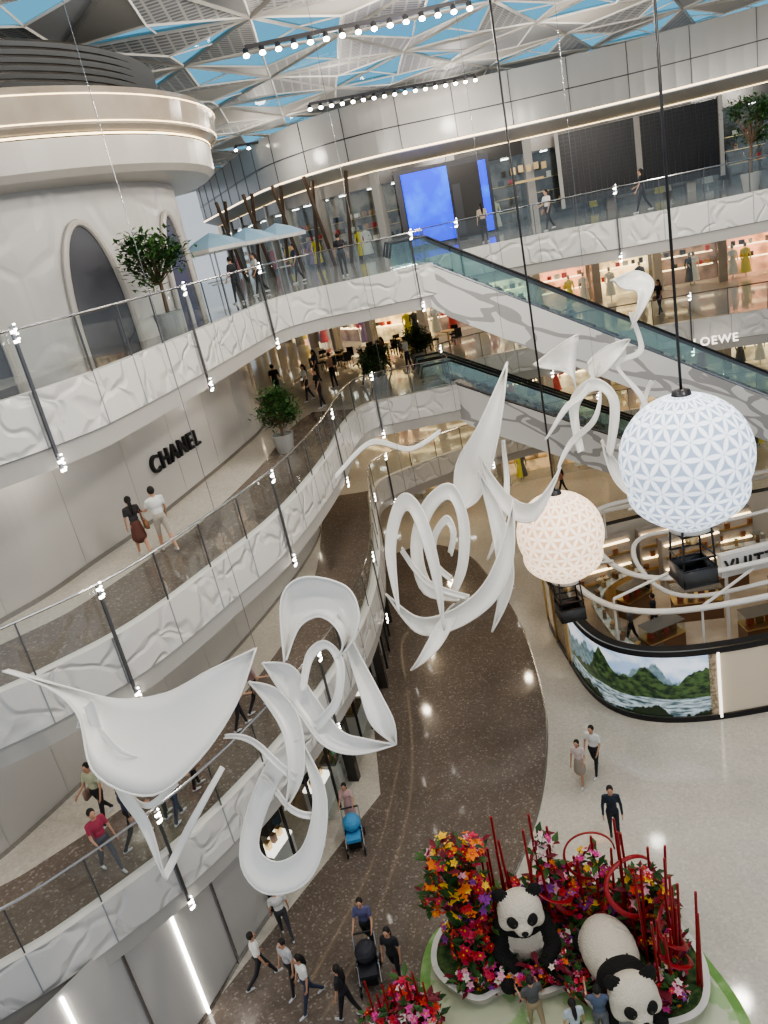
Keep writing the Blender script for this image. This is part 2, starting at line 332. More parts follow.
for i in range(9):
    x=-6.4+i*.95;y=53-i*.9;g.tube([(x,y,15),(x+.7*(-1)**i,y,20)],.12,mat('bronze',(.1,.07,.05),.4,.6),6)
g.obj('slanted_bronze_column')
# ---------------------------------------------------------------- escalators
def escal(name,x0,z0,x1,z1,y0,y1,lanes):
    g=MB();sl=(z0-z1)/(x1-x0)
    top=[(x0-1.4,z0),(x0,z0),(x1,z1),(x1+1.6,z1)];bot=[(x0-1.4,z0-1.4),(x0-.2,z0-1.4),(x0+.4,z0-1.9),(x1-.6,z1-1.5),(x1+1.6,z1-1.0)]
    def side(y,m):
        pl=[(x,y,z) for x,z in top]+[(x,y,z) for x,z in bot[::-1]];t=tessellate_polygon([[V((p[0],p[2],0)) for p in pl]]);g.add(pl,[tuple(f) for f in t],m)
    side(y0,BRANCH);side(y1,BRANCH)
    for a,b in zip(bot,bot[1:]): g.poly([(a[0],y0,a[1]),(b[0],y0,b[1]),(b[0],y1,b[1]),(a[0],y1,a[1])],WHITE)
    for a,b in zip(top,top[1:]): g.poly([(a[0],y0,a[1]-.12),(b[0],y0,b[1]-.12),(b[0],y1,b[1]-.12),(a[0],y1,a[1]-.12)],STEEL)
    w=(y1-y0)/lanes;n=int((x1-x0)/.4)
    for l in range(lanes):
        ya=y0+l*w+.3;yb=y0+(l+1)*w-.3
        for i in range(n):
            x=x0+(i+.5)*(x1-x0)/n;z=z0-sl*(x-x0);g.box((x,(ya+yb)/2,z-.02),(.38,yb-ya,.2),DARK if i%2 else mat('step_metal',(.2,.2,.21),.35,.8))
        for y in(ya-.12,yb+.12):
            P=[(x0-1.2,z0),(x0,z0),(x1,z1),(x1+1.4,z1)]
            for a,b in zip(P,P[1:]):
                g.poly([(a[0],y,a[1]),(b[0],y,b[1]),(b[0],y,b[1]+.95),(a[0],y,a[1]+.95)],TEAL)
            g.tube([(x0-1.35,y,z0+.5)]+[(a[0],y,a[1]+.98) for a in P]+[(x1+1.55,y,z1+.5)],.05,BLACK,6)
            g.tube([(a[0],y,a[1]+.03) for a in P],.06,STEEL,6)
    g.obj(name)
escal('escalator',3.4,15,19.6,5,28,31.2,2)
escal('escalator',4.0,10,12.6,5,31.3,34.3,2)
text('fascia_sign_lettering','LOEWE',(15.7,32.95,9.15),.5,-.33,SOFTL)
# ---------------------------------------------------------------- ceiling
random.seed(21);g=MB();a=5.6;vz={}
def cv(i,j):
    if (i,j) not in vz: vz[(i,j)]=V((-26+i*a+(j%2)*a/2,12+j*a*.866,23.2+random.uniform(-.15,.15)))
    return vz[(i,j)]
def tri(A,B,D):
    G=(A+B+D)/3;G.z-=random.uniform(.1,.3);T=[(A,B),(B,D),(D,A)];k=random.randrange(3)
    for q,(p,r) in enumerate(T):
        glz=(q==k and random.random()<.85)
        if glz:
            H_=(p+r)/2
            g.poly([p,r,G],SKYG);g.tube([H_,G],.04,WHITE,4)
        else: g.poly([p,r,G],random.choice([LOUV,LOUV,GREYP,SOFF,LOUV]))
    for p,r in T: g.tube([p,r],.08,WHITE,4)
    for p in(A,B,D): g.tube([p,G],.045,WHITE,4)
for j in range(14):
    for i in range(12):
        if j%2==0: tri(cv(i,j),cv(i+1,j),cv(i,j+1));tri(cv(i+1,j),cv(i+1,j+1),cv(i,j+1))
        else: tri(cv(i,j),cv(i+1,j),cv(i+1,j+1));tri(cv(i,j),cv(i+1,j+1),cv(i,j+1))
g.obj('ceiling')
g=MB()
for x0,y0,x1,y1,n in((-1.2,27.9,6.0,28.0,15),(0.6,41,9,43,17),(-4,50,4,54,12)):
    g.box(((x0+x1)/2,(y0+y1)/2,22.6),(hypot(x1-x0,y1-y0),.12,.12),DARK,atan2(y1-y0,x1-x0))
    for i in range(n):
        t=i/(n-1);x=x0+(x1-x0)*t;y=y0+(y1-y0)*t;g.tube([(x,y,22.55),(x,y-.05,22.4)],.09,DARK,8);g.ell((x,y-.06,22.36),(.1,.1,.07),SPOTL,8,4)
g.obj('track_spotlight')
# ---------------------------------------------------------------- balloons
def petalmat(name,c1,c2,e):
    m=bpy.data.materials.new(name);m.use_nodes=True;nt=m.node_tree;b=nt.nodes['Principled BSDF'];N=nt.nodes.new;L=nt.links.new
    uv=N('ShaderNodeUVMap');fr=N('ShaderNodeVectorMath');fr.operation='FRACTION';L(uv.outputs[0],fr.inputs[0])
    ml=N('ShaderNodeVectorMath');ml.operation='MULTIPLY';ml.inputs[1].default_value=(1,1.732,1);L(fr.outputs[0],ml.inputs[0]);acc=None
    for cpt in((0,0),(1,0),(.5,.866),(-.5,.866),(1.5,.866),(0,1.732),(1,1.732),(.5,-.866),(.5,2.598)):
        d=N('ShaderNodeVectorMath');d.operation='DISTANCE';d.inputs[1].default_value=(*cpt,0);L(ml.outputs[0],d.inputs[0])
        lt=N('ShaderNodeMapRange');lt.inputs[1].default_value=.96;lt.inputs[2].default_value=1.02;lt.inputs[3].default_value=1;lt.inputs[4].default_value=0;L(d.outputs['Value'],lt.inputs[0])
        if acc is None: acc=lt.outputs[0]
        else:
            mx=N('ShaderNodeMath');mx.operation='ADD';L(acc,mx.inputs[0]);L(lt.outputs[0],mx.inputs[1]);acc=mx.outputs[0]
    mr=N('ShaderNodeMapRange');mr.inputs[1].default_value=3.0;mr.inputs[2].default_value=3.7;L(acc,mr.inputs[0])
    x=N('ShaderNodeMix');x.data_type='RGBA';L(mr.outputs[0],x.inputs[0]);x.inputs[6].default_value=(*c2,1);x.inputs[7].default_value=(*c1,1)
    L(x.outputs[2],b.inputs['Base Color']);L(x.outputs[2],b.inputs['Emission Color']);b.inputs['Emission Strength'].default_value=e;b.inputs['Roughness'].default_value=.6;return m
def balloon(loc,c1,c2,r,e,nm):
    g=MB();P=petalmat(nm,c1,c2,e);n,h=96,64;x,y,z=loc
    ip=g.mi(P);UV=[]
    for i in range(h+1):
        th=pi*i/h;rr=r*sin(th);zz=r*cos(th)
        if th>2.0: u=(th-2.0)/(pi-2.0);rr=r*sin(2.0)*(1-u)+.42*u;rr+=.22*sin(pi*u)*r;zz=r*cos(2.0)-u*r*.75
        for k in range(n):
            q=2*pi*k/n;g.v.append((x+rr*cos(q),y+rr*sin(q),z+zz))
    for i in range(h):
        for k in range(n):
            g.f.append((i*n+k,(i+1)*n+k,(i+1)*n+(k+1)%n,i*n+(k+1)%n));g.m.append(ip)
            UV+=[(k/n*20,i/h*6),(k/n*20,(i+1)/h*6),((k+1)/n*20,(i+1)/h*6),((k+1)/n*20,i/h*6)]
    zb=z+r*cos(2.0)-r*.75
    g.tube([(x,y,z+r),(x,y,22.9)],.03,BLACK,6);g.lathe((x,y,0),[(.0,z+r+.12),(.18,z+r+.08),(.22,z+r-.05)],DARK,12);g.lathe((x,y,0),[(.44,zb+.02),(.46,zb-.08),(.4,zb-.1)],WHITE,24)
    for sx in(-1,1):
        for sy in(-1,1): g.tube([(x+sx*.32,y+sy*.32,zb),(x+sx*.38,y+sy*.38,zb-1.35)],.025,BLACK,6)
    for zz in(zb-.12,zb-.7,zb-.95,zb-1.35):
        s_=.35+.03*(zb-zz);g.tube([(x-s_,y-s_,zz),(x+s_,y-s_,zz),(x+s_,y+s_,zz),(x-s_,y+s_,zz)],.03,BLACK,4,True)
    g.box((x,y,zb-1.3),(.78,.78,.12),BLACK)
    for sx,sy,dx,dy in((0,-.38,.76,.03),(0,.38,.76,.03),(-.38,0,.03,.76),(.38,0,.03,.76)): g.box((x+sx,y+sy,zb-1.15),(dx,dy,.38),mat('basket_panel',(.06,.06,.06),.4))
    g.lathe((x,y,0),[(.12,zb-.45),(.16,zb-.3),(.05,zb-.1)],GOLD,10)
    o=g.obj('hot_air_balloon_lantern',smooth=True);ul=o.data.uv_layers.new(name='UVMap')
    for i,u in enumerate(UV): ul.data[i].uv=u
balloon((6.6,15.5,10.75),(.86,.92,1.0),(.33,.4,.52),1.38,1.05,'balloon_cool')
balloon((5.15,21.6,6.85),(1.0,.84,.66),(.72,.45,.27),1.32,1.35,'balloon_warm')
# ---------------------------------------------------------------- hanging ribbon sculptures
def sculpt(anchor_px,anchor,s,blades,wires):
    g=MB();ax,ay=anchor_px
    for bl in blades:
        A=[((p[0]-ax),(p[1]-ay),(p[2] if len(p)>2 else 0)) for p in bl[0]];B=[((p[0]-ax),(p[1]-ay),(p[2] if len(p)>2 else 0)) for p in bl[1]]
        bul=bl[2] if len(bl)>2 else 8;dz=bl[3] if len(bl)>3 else 0
        A=cr(A,40);B=cr(B,40);n=36;m=6
        fa=[A[int(i*(len(A)-1)/n)] for i in range(n+1)];fb=[B[int(i*(len(B)-1)/n)] for i in range(n+1)]
        grid=[]
        for i in range(n+1):
            row=[];u=i/n
            for j in range(m+1):
                t=j/m;p=fa[i].lerp(fb[i],t);p.z+=dz+bul*sin(pi*t)+ (10*sin(2*pi*u));row.append(p)
            grid.append(row)
        th=1.0;vs=[]
        for sgn in(-1,1):
            for r_ in grid:
                for j,p in enumerate(r_): vs.append((p.x,p.y,p.z+sgn*th))
        K=(n+1)*(m+1);ix=lambda s_,i,j:s_*K+i*(m+1)+j;fs=[]
        for i in range(n):
            for j in range(m):
                fs.append((ix(0,i,j),ix(0,i+1,j),ix(0,i+1,j+1),ix(0,i,j+1)));fs.append((ix(1,i,j),ix(1,i,j+1),ix(1,i+1,j+1),ix(1,i+1,j)))
            fs.append((ix(0,i,0),ix(1,i,0),ix(1,i+1,0),ix(0,i+1,0)));fs.append((ix(0,i,m),ix(0,i+1,m),ix(1,i+1,m),ix(1,i,m)))
        g.add(vs,fs,SCULPT)
        for E_ in(fa,fb):
            P=[(grid[i][0] if E_ is fa else grid[i][m]) for i in range(n+1)];g.tube(P,1.1,SCULPT,6)
    # local axes: u = camera right, v = camera down, w = view direction
    M=Matrix(((.9775*s,-.2109*s,0,anchor[0]),(-.0721*s,-.3343*s,.9397*s,anchor[1]),(-.1982*s,-.9186*s,-.342*s,anchor[2]),(0,0,0,1)))
    Mi=M.inverted()
    for (px,py) in wires:
        p=M@V((px-ax,py-ay,0));q=p.copy();q.z=23;g.tube([Mi@p,Mi@q],.005/s,STEEL,4)
    return g.obj('hanging_ribbon_sculpture',smooth=True,mtx=M)
S1=[([(2,671,0),(60,690,5),(108,704,15),(160,697,20),(210,670,10),(256,648,0)],[(2,671,0),(45,690,0),(78,716,-10),(102,766,-25),(160,783,-30),(204,752,-20),(238,702,-8),(256,648,0)],12),
([(92,700),(102,745),(124,785),(152,818),(166,880)],[(84,707),(95,751),(117,791),(144,823),(166,880)],2),
([(166,880),(190,832),(224,768)],[(162,875),(185,829),(221,766)],0),([(78,722),(110,738),(143,757)],[(77,727),(108,742),(143,757)],0),([(100,775),(125,795),(150,800),(175,780)],[(98,779),(122,799),(152,804),(178,784)],1),
([(284,662),(280,600),(303,578),(345,586),(359,612),(352,640),(335,660)],[(286,660),(297,630),(314,618),(328,620),(339,630),(343,645),(335,660)],20),
([(338,612),(358,655),(378,690),(393,718),(396,744)],[(334,620),(348,658),(360,692),(372,722),(396,744)],8),
([(262,663),(290,668),(314,698),(340,728),(365,736),(396,744)],[(262,663),(277,690),(300,718),(324,743),(356,751),(396,744)],10),
([(300,690),(306,655),(325,642),(343,660),(340,700),(318,730)],[(305,690),(311,662),(326,649),(337,665),(334,697),(314,722)],2),
([(248,682),(276,692),(300,722),(304,770),(285,810)],[(248,682),(266,708),(284,736),(290,772),(285,810)],8),
([(300,738),(270,760),(246,812),(239,865),(262,892),(300,884),(322,850),(326,790),(300,738)],[(300,745),(277,785),(260,828),(258,853),(276,862),(300,848),(312,818),(313,785),(300,745)],6),
([(262,775),(285,800),(318,812)],[(260,779),(285,806),(320,817)],2),([(225,735),(262,745),(300,775)],[(224,738),(260,750),(298,782)],2)]
sculpt((200,730),(-3.95,11.6,9.13),.0175,S1,[(256,650)])
S2=[([(399,612),(386,552),(393,508),(407,494),(424,516),(438,568),(443,628)],[(399,612),(395,552),(400,520),(408,510),(417,528),(430,570),(443,628)],2,-14),
([(462,602),(424,594),(412,545),(426,500),(452,484),(468,520),(467,566),(456,596)],[(458,598),(432,585),(423,548),(434,512),(450,499),(459,522),(459,562),(452,590)],4,10),
([(452,582),(434,566),(432,538),(446,516),(455,532),(452,556)],[(452,577),(438,563),(437,540),(446,524),(451,534),(449,552)],1,4),
([(386,594,0),(418,634),(454,630),(492,602),(511,560),(513,500)],[(386,594,0),(417,618),(446,614),(478,590),(498,552),(513,500)],8,0),
([(468,596),(444,640),(411,670)],[(454,604),(432,634),(411,670)],3),([(480,470),(506,515),(514,580),(494,634)],[(480,470),(493,520),(500,582),(494,634)],6,14),
([(402,548),(428,580),(470,596)],[(401,552),(427,585),(470,600)],1,6)]
sculpt((450,570),(1.42,19,7.64),.0272,S2,[(408,500)])
S3=[([(456,512),(457,465),(478,425),(507,362)],[(456,512),(481,496),(496,440),(507,362)],8),([(478,456),(498,506),(530,520),(558,468)],[(478,456),(507,494),(530,503),(558,468)],4,-10),
([(536,362),(560,344),(582,332)],[(536,362),(564,368),(578,386)],6,12),([(580,452),(574,400),(595,378),(617,402),(613,456)],[(585,450),(582,406),(596,389),(609,404),(608,452)],2,6),
([(602,440),(620,484),(650,503),(706,484)],[(602,440),(630,472),(657,490),(706,484)],6),([(613,278),(640,266),(653,285),(634,326)],[(617,278),(630,284),(638,294),(634,326)],3,8),
([(632,310),(645,345),(617,362),(640,400),(652,434)],[(635,310),(649,347),(621,365),(644,399),(652,434)],0,8),([(590,362),(606,347),(632,338)],[(590,362),(602,374),(632,338)],4,8),
([(335,475),(370,440),(410,448),(440,430)],[(335,478),(370,444),(410,451),(440,433)],0),
([(558,468),(572,440),(590,420),(600,390)],[(558,470),(575,443),(593,422),(600,390)],0),
([(600,362),(585,390),(562,408),(545,440)],[(600,365),(588,393),(565,411),(545,440)],0),([(505,440),(511,480),(504,520),(488,560)],[(503,440),(507,480),(499,517),(488,560)],1,6),([(652,380),(640,420),(618,446)],[(654,382),(643,423),(618,446)],0,4)]
sculpt((550,400),(5.47,22,10.92),.0294,S3,[(507,365),(595,380)])
# ---------------------------------------------------------------- pavilion
def sup(cx,cy,rx,ry,n=96,p=2.6):
    o=[]
    for k in range(n):
        q=2*pi*k/n;c,s_=cos(q),sin(q);o.append(V((cx+rx*abs(c)**(2/p)*(1 if c>0 else -1),cy+ry*abs(s_)**(2/p)*(1 if s_>0 else -1))))
    return o
def landscape():
    m=bpy.data.materials.new('landscape_screen');m.use_nodes=True;nt=m.node_tree;b=nt.nodes['Principled BSDF'];b.inputs['Roughness'].default_value=.25;N=nt.nodes;Lk=nt.links
    tc=N.new('ShaderNodeTexCoord');sx=N.new('ShaderNodeSeparateXYZ');Lk.new(tc.outputs['Object'],sx.inputs[0])
    def ma(op,a,b_):
        n=N.new('ShaderNodeMath');n.operation=op
        for i,x in enumerate((a,b_)):
            if isinstance(x,(int,float)): n.inputs[i].default_value=x
            else: Lk.new(x,n.inputs[i])
        return n.outputs[0]
    def noise(sc,det,zs):
        mp=N.new('ShaderNodeMapping');mp.inputs['Scale'].default_value=(1,1,zs);n=N.new('ShaderNodeTexNoise');n.inputs['Scale'].default_value=sc;n.inputs['Detail'].default_value=det;Lk.new(tc.outputs['Object'],mp.inputs[0]);Lk.new(mp.outputs[0],n.inputs['Vector']);return n.outputs['Fac']
    z=sx.outputs[2];n1=noise(1.6,4,0);n2=noise(.6,4,0);n3=noise(4,6,1.6);n4=noise(2.5,4,5);n5=noise(1.2,5,1.5)
    def mix(f,c1,c2):
        x=N.new('ShaderNodeMix');x.data_type='RGBA';Lk.new(f,x.inputs[0])
        for i,c in((6,c1),(7,c2)):
            if isinstance(c,tuple): x.inputs[i].default_value=(*c,1)
            else: Lk.new(c,x.inputs[i])
        return x.outputs[2]
    def ss(v,a,b_):
        n=N.new('ShaderNodeMapRange');n.interpolation_type='SMOOTHSTEP';Lk.new(v,n.inputs[0]);n.inputs[1].default_value=a;n.inputs[2].default_value=b_;return n.outputs[0]
    def below(h,w): return ss(ma('SUBTRACT',h,z),-w,w)
    sky=mix(ss(n5,.35,.65),(.3,.42,.6),(.68,.74,.82))
    c=mix(below(ma('ADD',ma('MULTIPLY',n1,2.4),.62),.06),sky,mix(ss(n3,.3,.7),(.07,.12,.15),(.16,.23,.25)))
    c=mix(below(ma('ADD',ma('MULTIPLY',n2,4.2),-.45),.03),c,mix(ss(n3,.35,.65),(.008,.02,.012),(.05,.09,.03)))
    c=mix(below(ma('ADD',ma('MULTIPLY',n2,.3),.72),.02),c,mix(ss(n4,.35,.65),(.04,.07,.08),(.38,.46,.5)))
    c=mix(below(ma('ADD',ma('MULTIPLY',n1,1.5),-.35),.03),c,(.012,.02,.01))
    Lk.new(c,b.inputs['Base Color']);Lk.new(c,b.inputs['Emission Color']);b.inputs['Emission Strength'].default_value=.75;return m
LAND=landscape()
PX,PY=13.2,25.5
P=sup(PX,PY,7.5,5.5,144,4);P.append(P[0]);g=MB()
H=2.6
lat=mat('lattice_panel',(.42,.35,.25),.35,noise=(12,(.22,.17,.11),.45,.55));CR=mat('cream',(.55,.5,.42),.4)
P=[V((p.x,p.y)) for p in resamp(P,.28)]
Pz=offs(P,-.03)
for i in range(len(P)-1):
    a,b=P[i],P[i+1];q=[a,b];scr=(a.x<8.7 and a.y<24.8)
    g.strip(q,.2,H-.12,LAND if scr else (lat if (i//6)%2 else mat('window_cream',(.6,.52,.4),.2,emit=.15)))
    if not scr and i%6==0:
        t=b-a;g.box((Pz[i].x,Pz[i].y,H/2),(.07,.12,H-.2),SOFTL if (i%12==0 and a.y<24) else GOLD,atan2(t.y,t.x))
Po=[p for p in offs(P,-.06)]
g.strip(Po,0,.2,BLACK);g.strip(Po,H-.14,H+.06,BLACK);Pi=offs(P,.3);g.band(P,Pi,H+.06,BLACK);g.strip(Pi,0,H+.06,CR)
g.flat([tuple(p) for p in Pi[:-1]],.06,mat('pavilion_carpet',(.36,.28,.2),.6,noise=(.7,(.46,.38,.29),.4,.6)))
# inner low ring wall with white top and gold band
S_=resamp([tuple(p) for p in sup(PX,PY,5.9,4.1,96,3)]+[tuple(sup(PX,PY,5.9,4.1,96,3)[0])],.3);Si=offs(S_,.35)
for a0,a1 in((4,30),(38,70),(78,104)):
    q=S_[a0:a1];r_=Si[a0:a1];g.strip(q,.06,1.0,CR);g.strip(r_,.06,1.0,GOLD);g.band(q,r_,1.0,WHITE);g.strip(offs(q,-.01),.88,.95,GOLD)
    for k in range(2,len(q)-2,3):
        m_=(q[k]+r_[k])/2;g.box((m_.x,m_.y,1.16),(.26,.14,.24),mat('handbag_brown',(.2,.09,.04),.4) if k%2 else mat('handbag_tan',(.45,.28,.12),.4),k);g.box((m_.x,m_.y,1.2),(.5,.4,.42),GLASS,0)
# white flowing canopy rings
for (rx,ry,z,cx2,cy2,w) in((7.1,5.1,3.6,PX,PY,.12),(5.8,4.1,4.1,PX,PY+.3,.11),(4.3,3.0,3.4,PX-.3,PY-.9,.09)):
    S_=sup(cx2,cy2,rx,ry,72,2.5);g.tube([(p.x,p.y,z+.25*sin(3*k/72*2*pi)) for k,p in enumerate(S_)],w,WHITE,8,True,.8)
for k in range(0,72,6):
    p=sup(PX,PY,7.1,5.1,72,2.5)[k];q=sup(PX,PY+.3,5.8,4.1,72,2.5)[(k+3)%72];g.tube([(p.x,p.y,.1),(p.x,p.y,3.65)],.04,WHITE,8);g.tube([(p.x,p.y,3.65),(q.x,q.y,4.1)],.05,WHITE,6)
for x,y,w,d,an in((9.0,24.2,1.5,.7,.3),(11.2,26.2,1.8,.8,-.2),(9.2,27.4,1.4,.6,.5),(12.5,23.6,1.6,.7,0),(14.8,25.6,1.8,.8,.2),(13.2,27.6,1.4,.6,.1)):
    g.box((x,y,.45),(w,d,.78),mat('walnut',(.16,.085,.045),.35),an);g.box((x,y,.86),(w+.04,d+.04,.05),GOLD,an);g.box((x,y,1.12),(w,d,.48),GLASS,an);g.box((x,y,1.36),(w+.03,d+.03,.02),STEEL,an)
    for k in range(4): g.box((x+(k-1.5)*w*.22*cos(an),y+(k-1.5)*w*.22*sin(an),1.0),(.24,.13,.2),mat('handbag_brown',(.2,.09,.04),.4) if k%2 else mat('handbag_red',(.4,.05,.04),.4),an)
for x,y,w,an in((13,30.2,5,0),(18.5,27,4,1.57),(8.8,30.0,2.6,.1),(12.2,28.9,2.6,.1),(16,23,3,1.2)):
    g.box((x,y,1.2),(w,.4,2.3),STONE,an)
    for k in range(4): g.box((x,y-.12,.5+k*.55),(w-.2,.42,.05),WARM if k%2 else GOLD,an)
    for k in range(int(w*3)): g.box((x+(k/3-w/2+.2)*cos(an),y-.14+(k/3-w/2+.2)*sin(an),.65+(k%3)*.55),(.2,.3,.24),mat('handbag_brown',(.2,.09,.04),.4),an)
g.box((12.6,22.3,4.25),(4.6,.25,.8),WHITE,.06)
for x in(10.6,14.6): g.tube([(x,22.35,0),(x,22.35,3.9)],.06,WHITE,8)
g.obj('pavilion_kiosk')
text('pavilion_sign_lettering','VUITTON',(11.75,22.08,4.25),.56,.06,BLACK)
# ---------------------------------------------------------------- blobs (people, pandas)
def blob(name,prims,voxel,extra=None,mtx=None,smooth_it=3):
    g=MB();D=mat('tmp',(1,1,1))
    for p in prims:
        if p[0]=='c':
            _,a,b,ra,rb,m=p;a,b=V(a),V(b);t=(b-a);L=t.length;t=t/L if L>1e-6 else V((0,0,1));path=[];rr=[]
            for k in range(4): q=-pi/2+pi/2*(k+.3)/4;path.append(a+t*ra*sin(q));rr.append(max(ra*cos(q),.002))
            path+=[a,b];rr+=[ra,rb]
            for k in range(4): q=pi/2*(k+.7)/4;path.append(b+t*rb*sin(q));rr.append(max(rb*cos(q),.002))
            g.tube(path,rr,D,12)
        else:
            g.ell(p[1],p[2],D,16,10,p[4] if len(p)>4 else None)
    o=g.obj('tmpblob');md=o.modifiers.new('r','REMESH');md.mode='VOXEL';md.voxel_size=voxel;md.adaptivity=0
    sm=o.modifiers.new('s','SMOOTH');sm.iterations=smooth_it;sm.factor=.5
    dg=C.evaluated_depsgraph_get();me=bpy.data.meshes.new_from_object(o.evaluated_get(dg));bpy.data.objects.remove(o)
    me.materials.clear();ms=[];
    for p in prims:
        m=p[5] if p[0]=='c' else p[3]
        if m not in ms: ms.append(m)
    for m in ms: me.materials.append(m)
    pre=[]
    for p in prims:
        if p[0]=='c': pre.append((0,V(p[1]),V(p[2])-V(p[1]),p[3],p[4],ms.index(p[5])))
        else: pre.append((1,V(p[1]),p[2],(p[4].inverted() if len(p)>4 and p[4] else None),min(p[2]),ms.index(p[3])))
    idx=[]
    for f in me.polygons:
        c=f.center;best=9;bi=0
        for q in pre:
            if q[0]==0:
                t=max(0,min(1,(c-q[1]).dot(q[2])/max(q[2].length_squared,1e-9)));d=(c-q[1]-q[2]*t).length-(q[3]+(q[4]-q[3])*t)
            else:
                l=c-q[1]
                if q[3]: l=q[3]@l
                d=(sqrt((l.x/q[2][0])**2+(l.y/q[2][1])**2+(l.z/q[2][2])**2)-1)*q[4]
            if d<best: best=d;bi=q[5]
        idx.append(bi)
    me.polygons.foreach_set('material_index',idx);me.polygons.foreach_set('use_smooth',[True]*len(idx))
    ob=bpy.data.objects.new(name,me);C.collection.objects.link(ob)
    if extra: extra.obj('details',smooth=True,parent=ob)
    if mtx: ob.matrix_world=mtx
    return ob
def rgbm(n,c,r=.7): return mat('%s_%02d%02d%02d'%(n,c[0]*99,c[1]*99,c[2]*99),c,r)
SKIN=mat('skin',(.52,.3,.2),.5)
def person(x,y,z,face,shirt=(.8,.8,.8),pants=(.05,.05,.06),hair='short',skirt=False,h=1.7,stride=.25,arm=(.1,.1),bend=(.2,.2),sleeve=False,shoes=(.6,.6,.6),lean=0,bag=None,shorts=False,name='person'):
    s=h/1.7;SH=rgbm('shirt',shirt);PT=rgbm('trousers',pants);HR=rgbm('hair',(.015,.012,.01));SO=rgbm('shoes',shoes);pr=[];ex=MB();f=.92 if skirt or hair=='long' else 1.0
    hd=V((0,lean*.5+.02,1.575))
    pr+=[('e',(0,0,.94),(.155*f,.115,.12),PT),('e',(0,lean*.15,1.08),(.135*f,.1,.14),SH),('e',(0,lean*.32,1.27),(.17*f,.115,.17),SH),('c',(-.13*f,lean*.42,1.385),(.13*f,lean*.42,1.385),.055,.055,SH),('c',(0,lean*.42,1.4),hd-V((0,0,.05)),.052,.05,SKIN),
         ('e',tuple(hd),(.077,.093,.115),SKIN)]
    for sd,ph in((-1,stride),(1,-stride)):
        hip=V((sd*.085,0,.9));kn=hip+V((sd*.005,sin(ph)*.43,-cos(ph)*.43));bk=ph-max(0,-ph)*.9-.02;an=kn+V((0,sin(bk)*.4,-cos(bk)*.4));
        lowm=SKIN if (skirt or shorts) else PT
        pr+=[('c',hip,kn,.085*f,.058,PT if not skirt else SKIN),('c',kn,an,.056,.038,lowm),('c',an+V((0,-.03,-.035)),an+V((0,.15,-.045)),.04,.032,SO)]
    if skirt: pr+=[('c',(0,0,.92),(0,0,.58),.14,.2,PT)]
    k=0
    for sd in(-1,1):
        A=arm[k];Bn=bend[k];k+=1;shd=V((sd*.175*f,lean*.42,1.375));el=shd+V((sd*.05,sin(A)*.27,-cos(A)*.27));q=A+Bn;wr=el+V((sd*.01,sin(q)*.24,-cos(q)*.24));d=(wr-el).normalized();hn=wr+d*.07
        mid=shd.lerp(el,.6)
        if sleeve: pr+=[('c',shd,el,.052,.043,SH),('c',el,wr,.042,.033,SH)]
        else: pr+=[('c',shd,mid,.054,.05,SH),('c',mid,el,.04,.037,SKIN),('c',el,wr,.037,.026,SKIN)]
        pr+=[('c',wr+d*.02,hn,.028,.03,SKIN)]
        # five fingers
        sidev=V((0,1,0)) if abs(d.y)<.7 else V((0,0,1));inn=V((-sd,0,0))
        for j in range(4):
            L=(.07,.08,.075,.058)[j];o0=hn+sidev*(.027-.018*j)+d*.01;ex.tube([o0,o0+d*L*.5+inn*.004,o0+d*L*.9+inn*.022],[.009,.008,.006],SKIN,6)
        o0=wr+d*.035+sidev*.025;ex.tube([o0,o0+sidev*.03+d*.025,o0+sidev*.038+d*.055],[.011,.009,.007],SKIN,6)
    # face, hair
    for sx in(-1,1): ex.ell(hd+V((sx*.03,.083,.01)),(.012,.008,.007),BLACK,6,4);ex.ell(hd+V((sx*.077,0,-.005)),(.012,.02,.03),SKIN,6,4)
    ex.tube([hd+V((0,.088,.012)),hd+V((0,.112,-.02)),hd+V((0,.09,-.028))],[.008,.013,.008],SKIN,6);ex.ell(hd+V((0,.084,-.055)),(.022,.008,.006),mat('lips',(.4,.13,.11),.5),8,4)
    ex.ell(hd+V((0,-.022,.028)),(.088,.093,.105),HR,14,8)
    if hair=='long':
        ex.tube([hd+V((0,-.05,.06)),hd+V((0,-.09,-.06)),hd+V((0,-.105,-.22)),hd+V((0,-.1,-.36))],[.07,.085,.09,.05],HR,10,flat=.55)
    if hair=='bun': ex.ell(hd+V((0,-.11,.06)),(.045,.045,.045),HR,8,6)
    if bag:
        bm=rgbm('bag',bag);ex.box((.26,0,.82),(.08,.26,.22),bm);ex.tube([(.24,-.08,.92),(.14,-.02,1.42),(.24,.08,.92)],.01,bm,6)
    M=Matrix.Translation((x,y,z))@Matrix.Rotation(face,4,'Z')@Matrix.Scale(s,4)
    # lowest sole to the floor
    ob=blob(name,pr,.024,ex,None,2);mz=min(v.co.z for v in ob.data.vertices);ob.matrix_world=M@Matrix.Translation((0,0,-mz));return ob
W_=(.75,.75,.72);K_=(.02,.02,.025);D_=(.04,.05,.09)
person(-6.25,18.75,10,.5,(.04,.035,.04),(.12,.045,.035),'long',True,1.66,bag=(.4,.2,.1))
person(-5.6,18.7,10,.6,W_,(.42,.38,.32),shorts=True,h=1.8,arm=(.5,.2),bend=(.9,.3))
person(4.1,18.6,0,2.6,(.65,.55,.52),(.35,.3,.25),'long',True,1.62,bend=(1.2,.3));person(4.65,18.9,0,2.4,W_,K_,h=1.78,bend=(.9,.2));
person(4.3,16.3,0,2.9,(.02,.03,.05),(.02,.025,.04),h=1.78,stride=.12,sleeve=True,shoes=(.05,.05,.05))
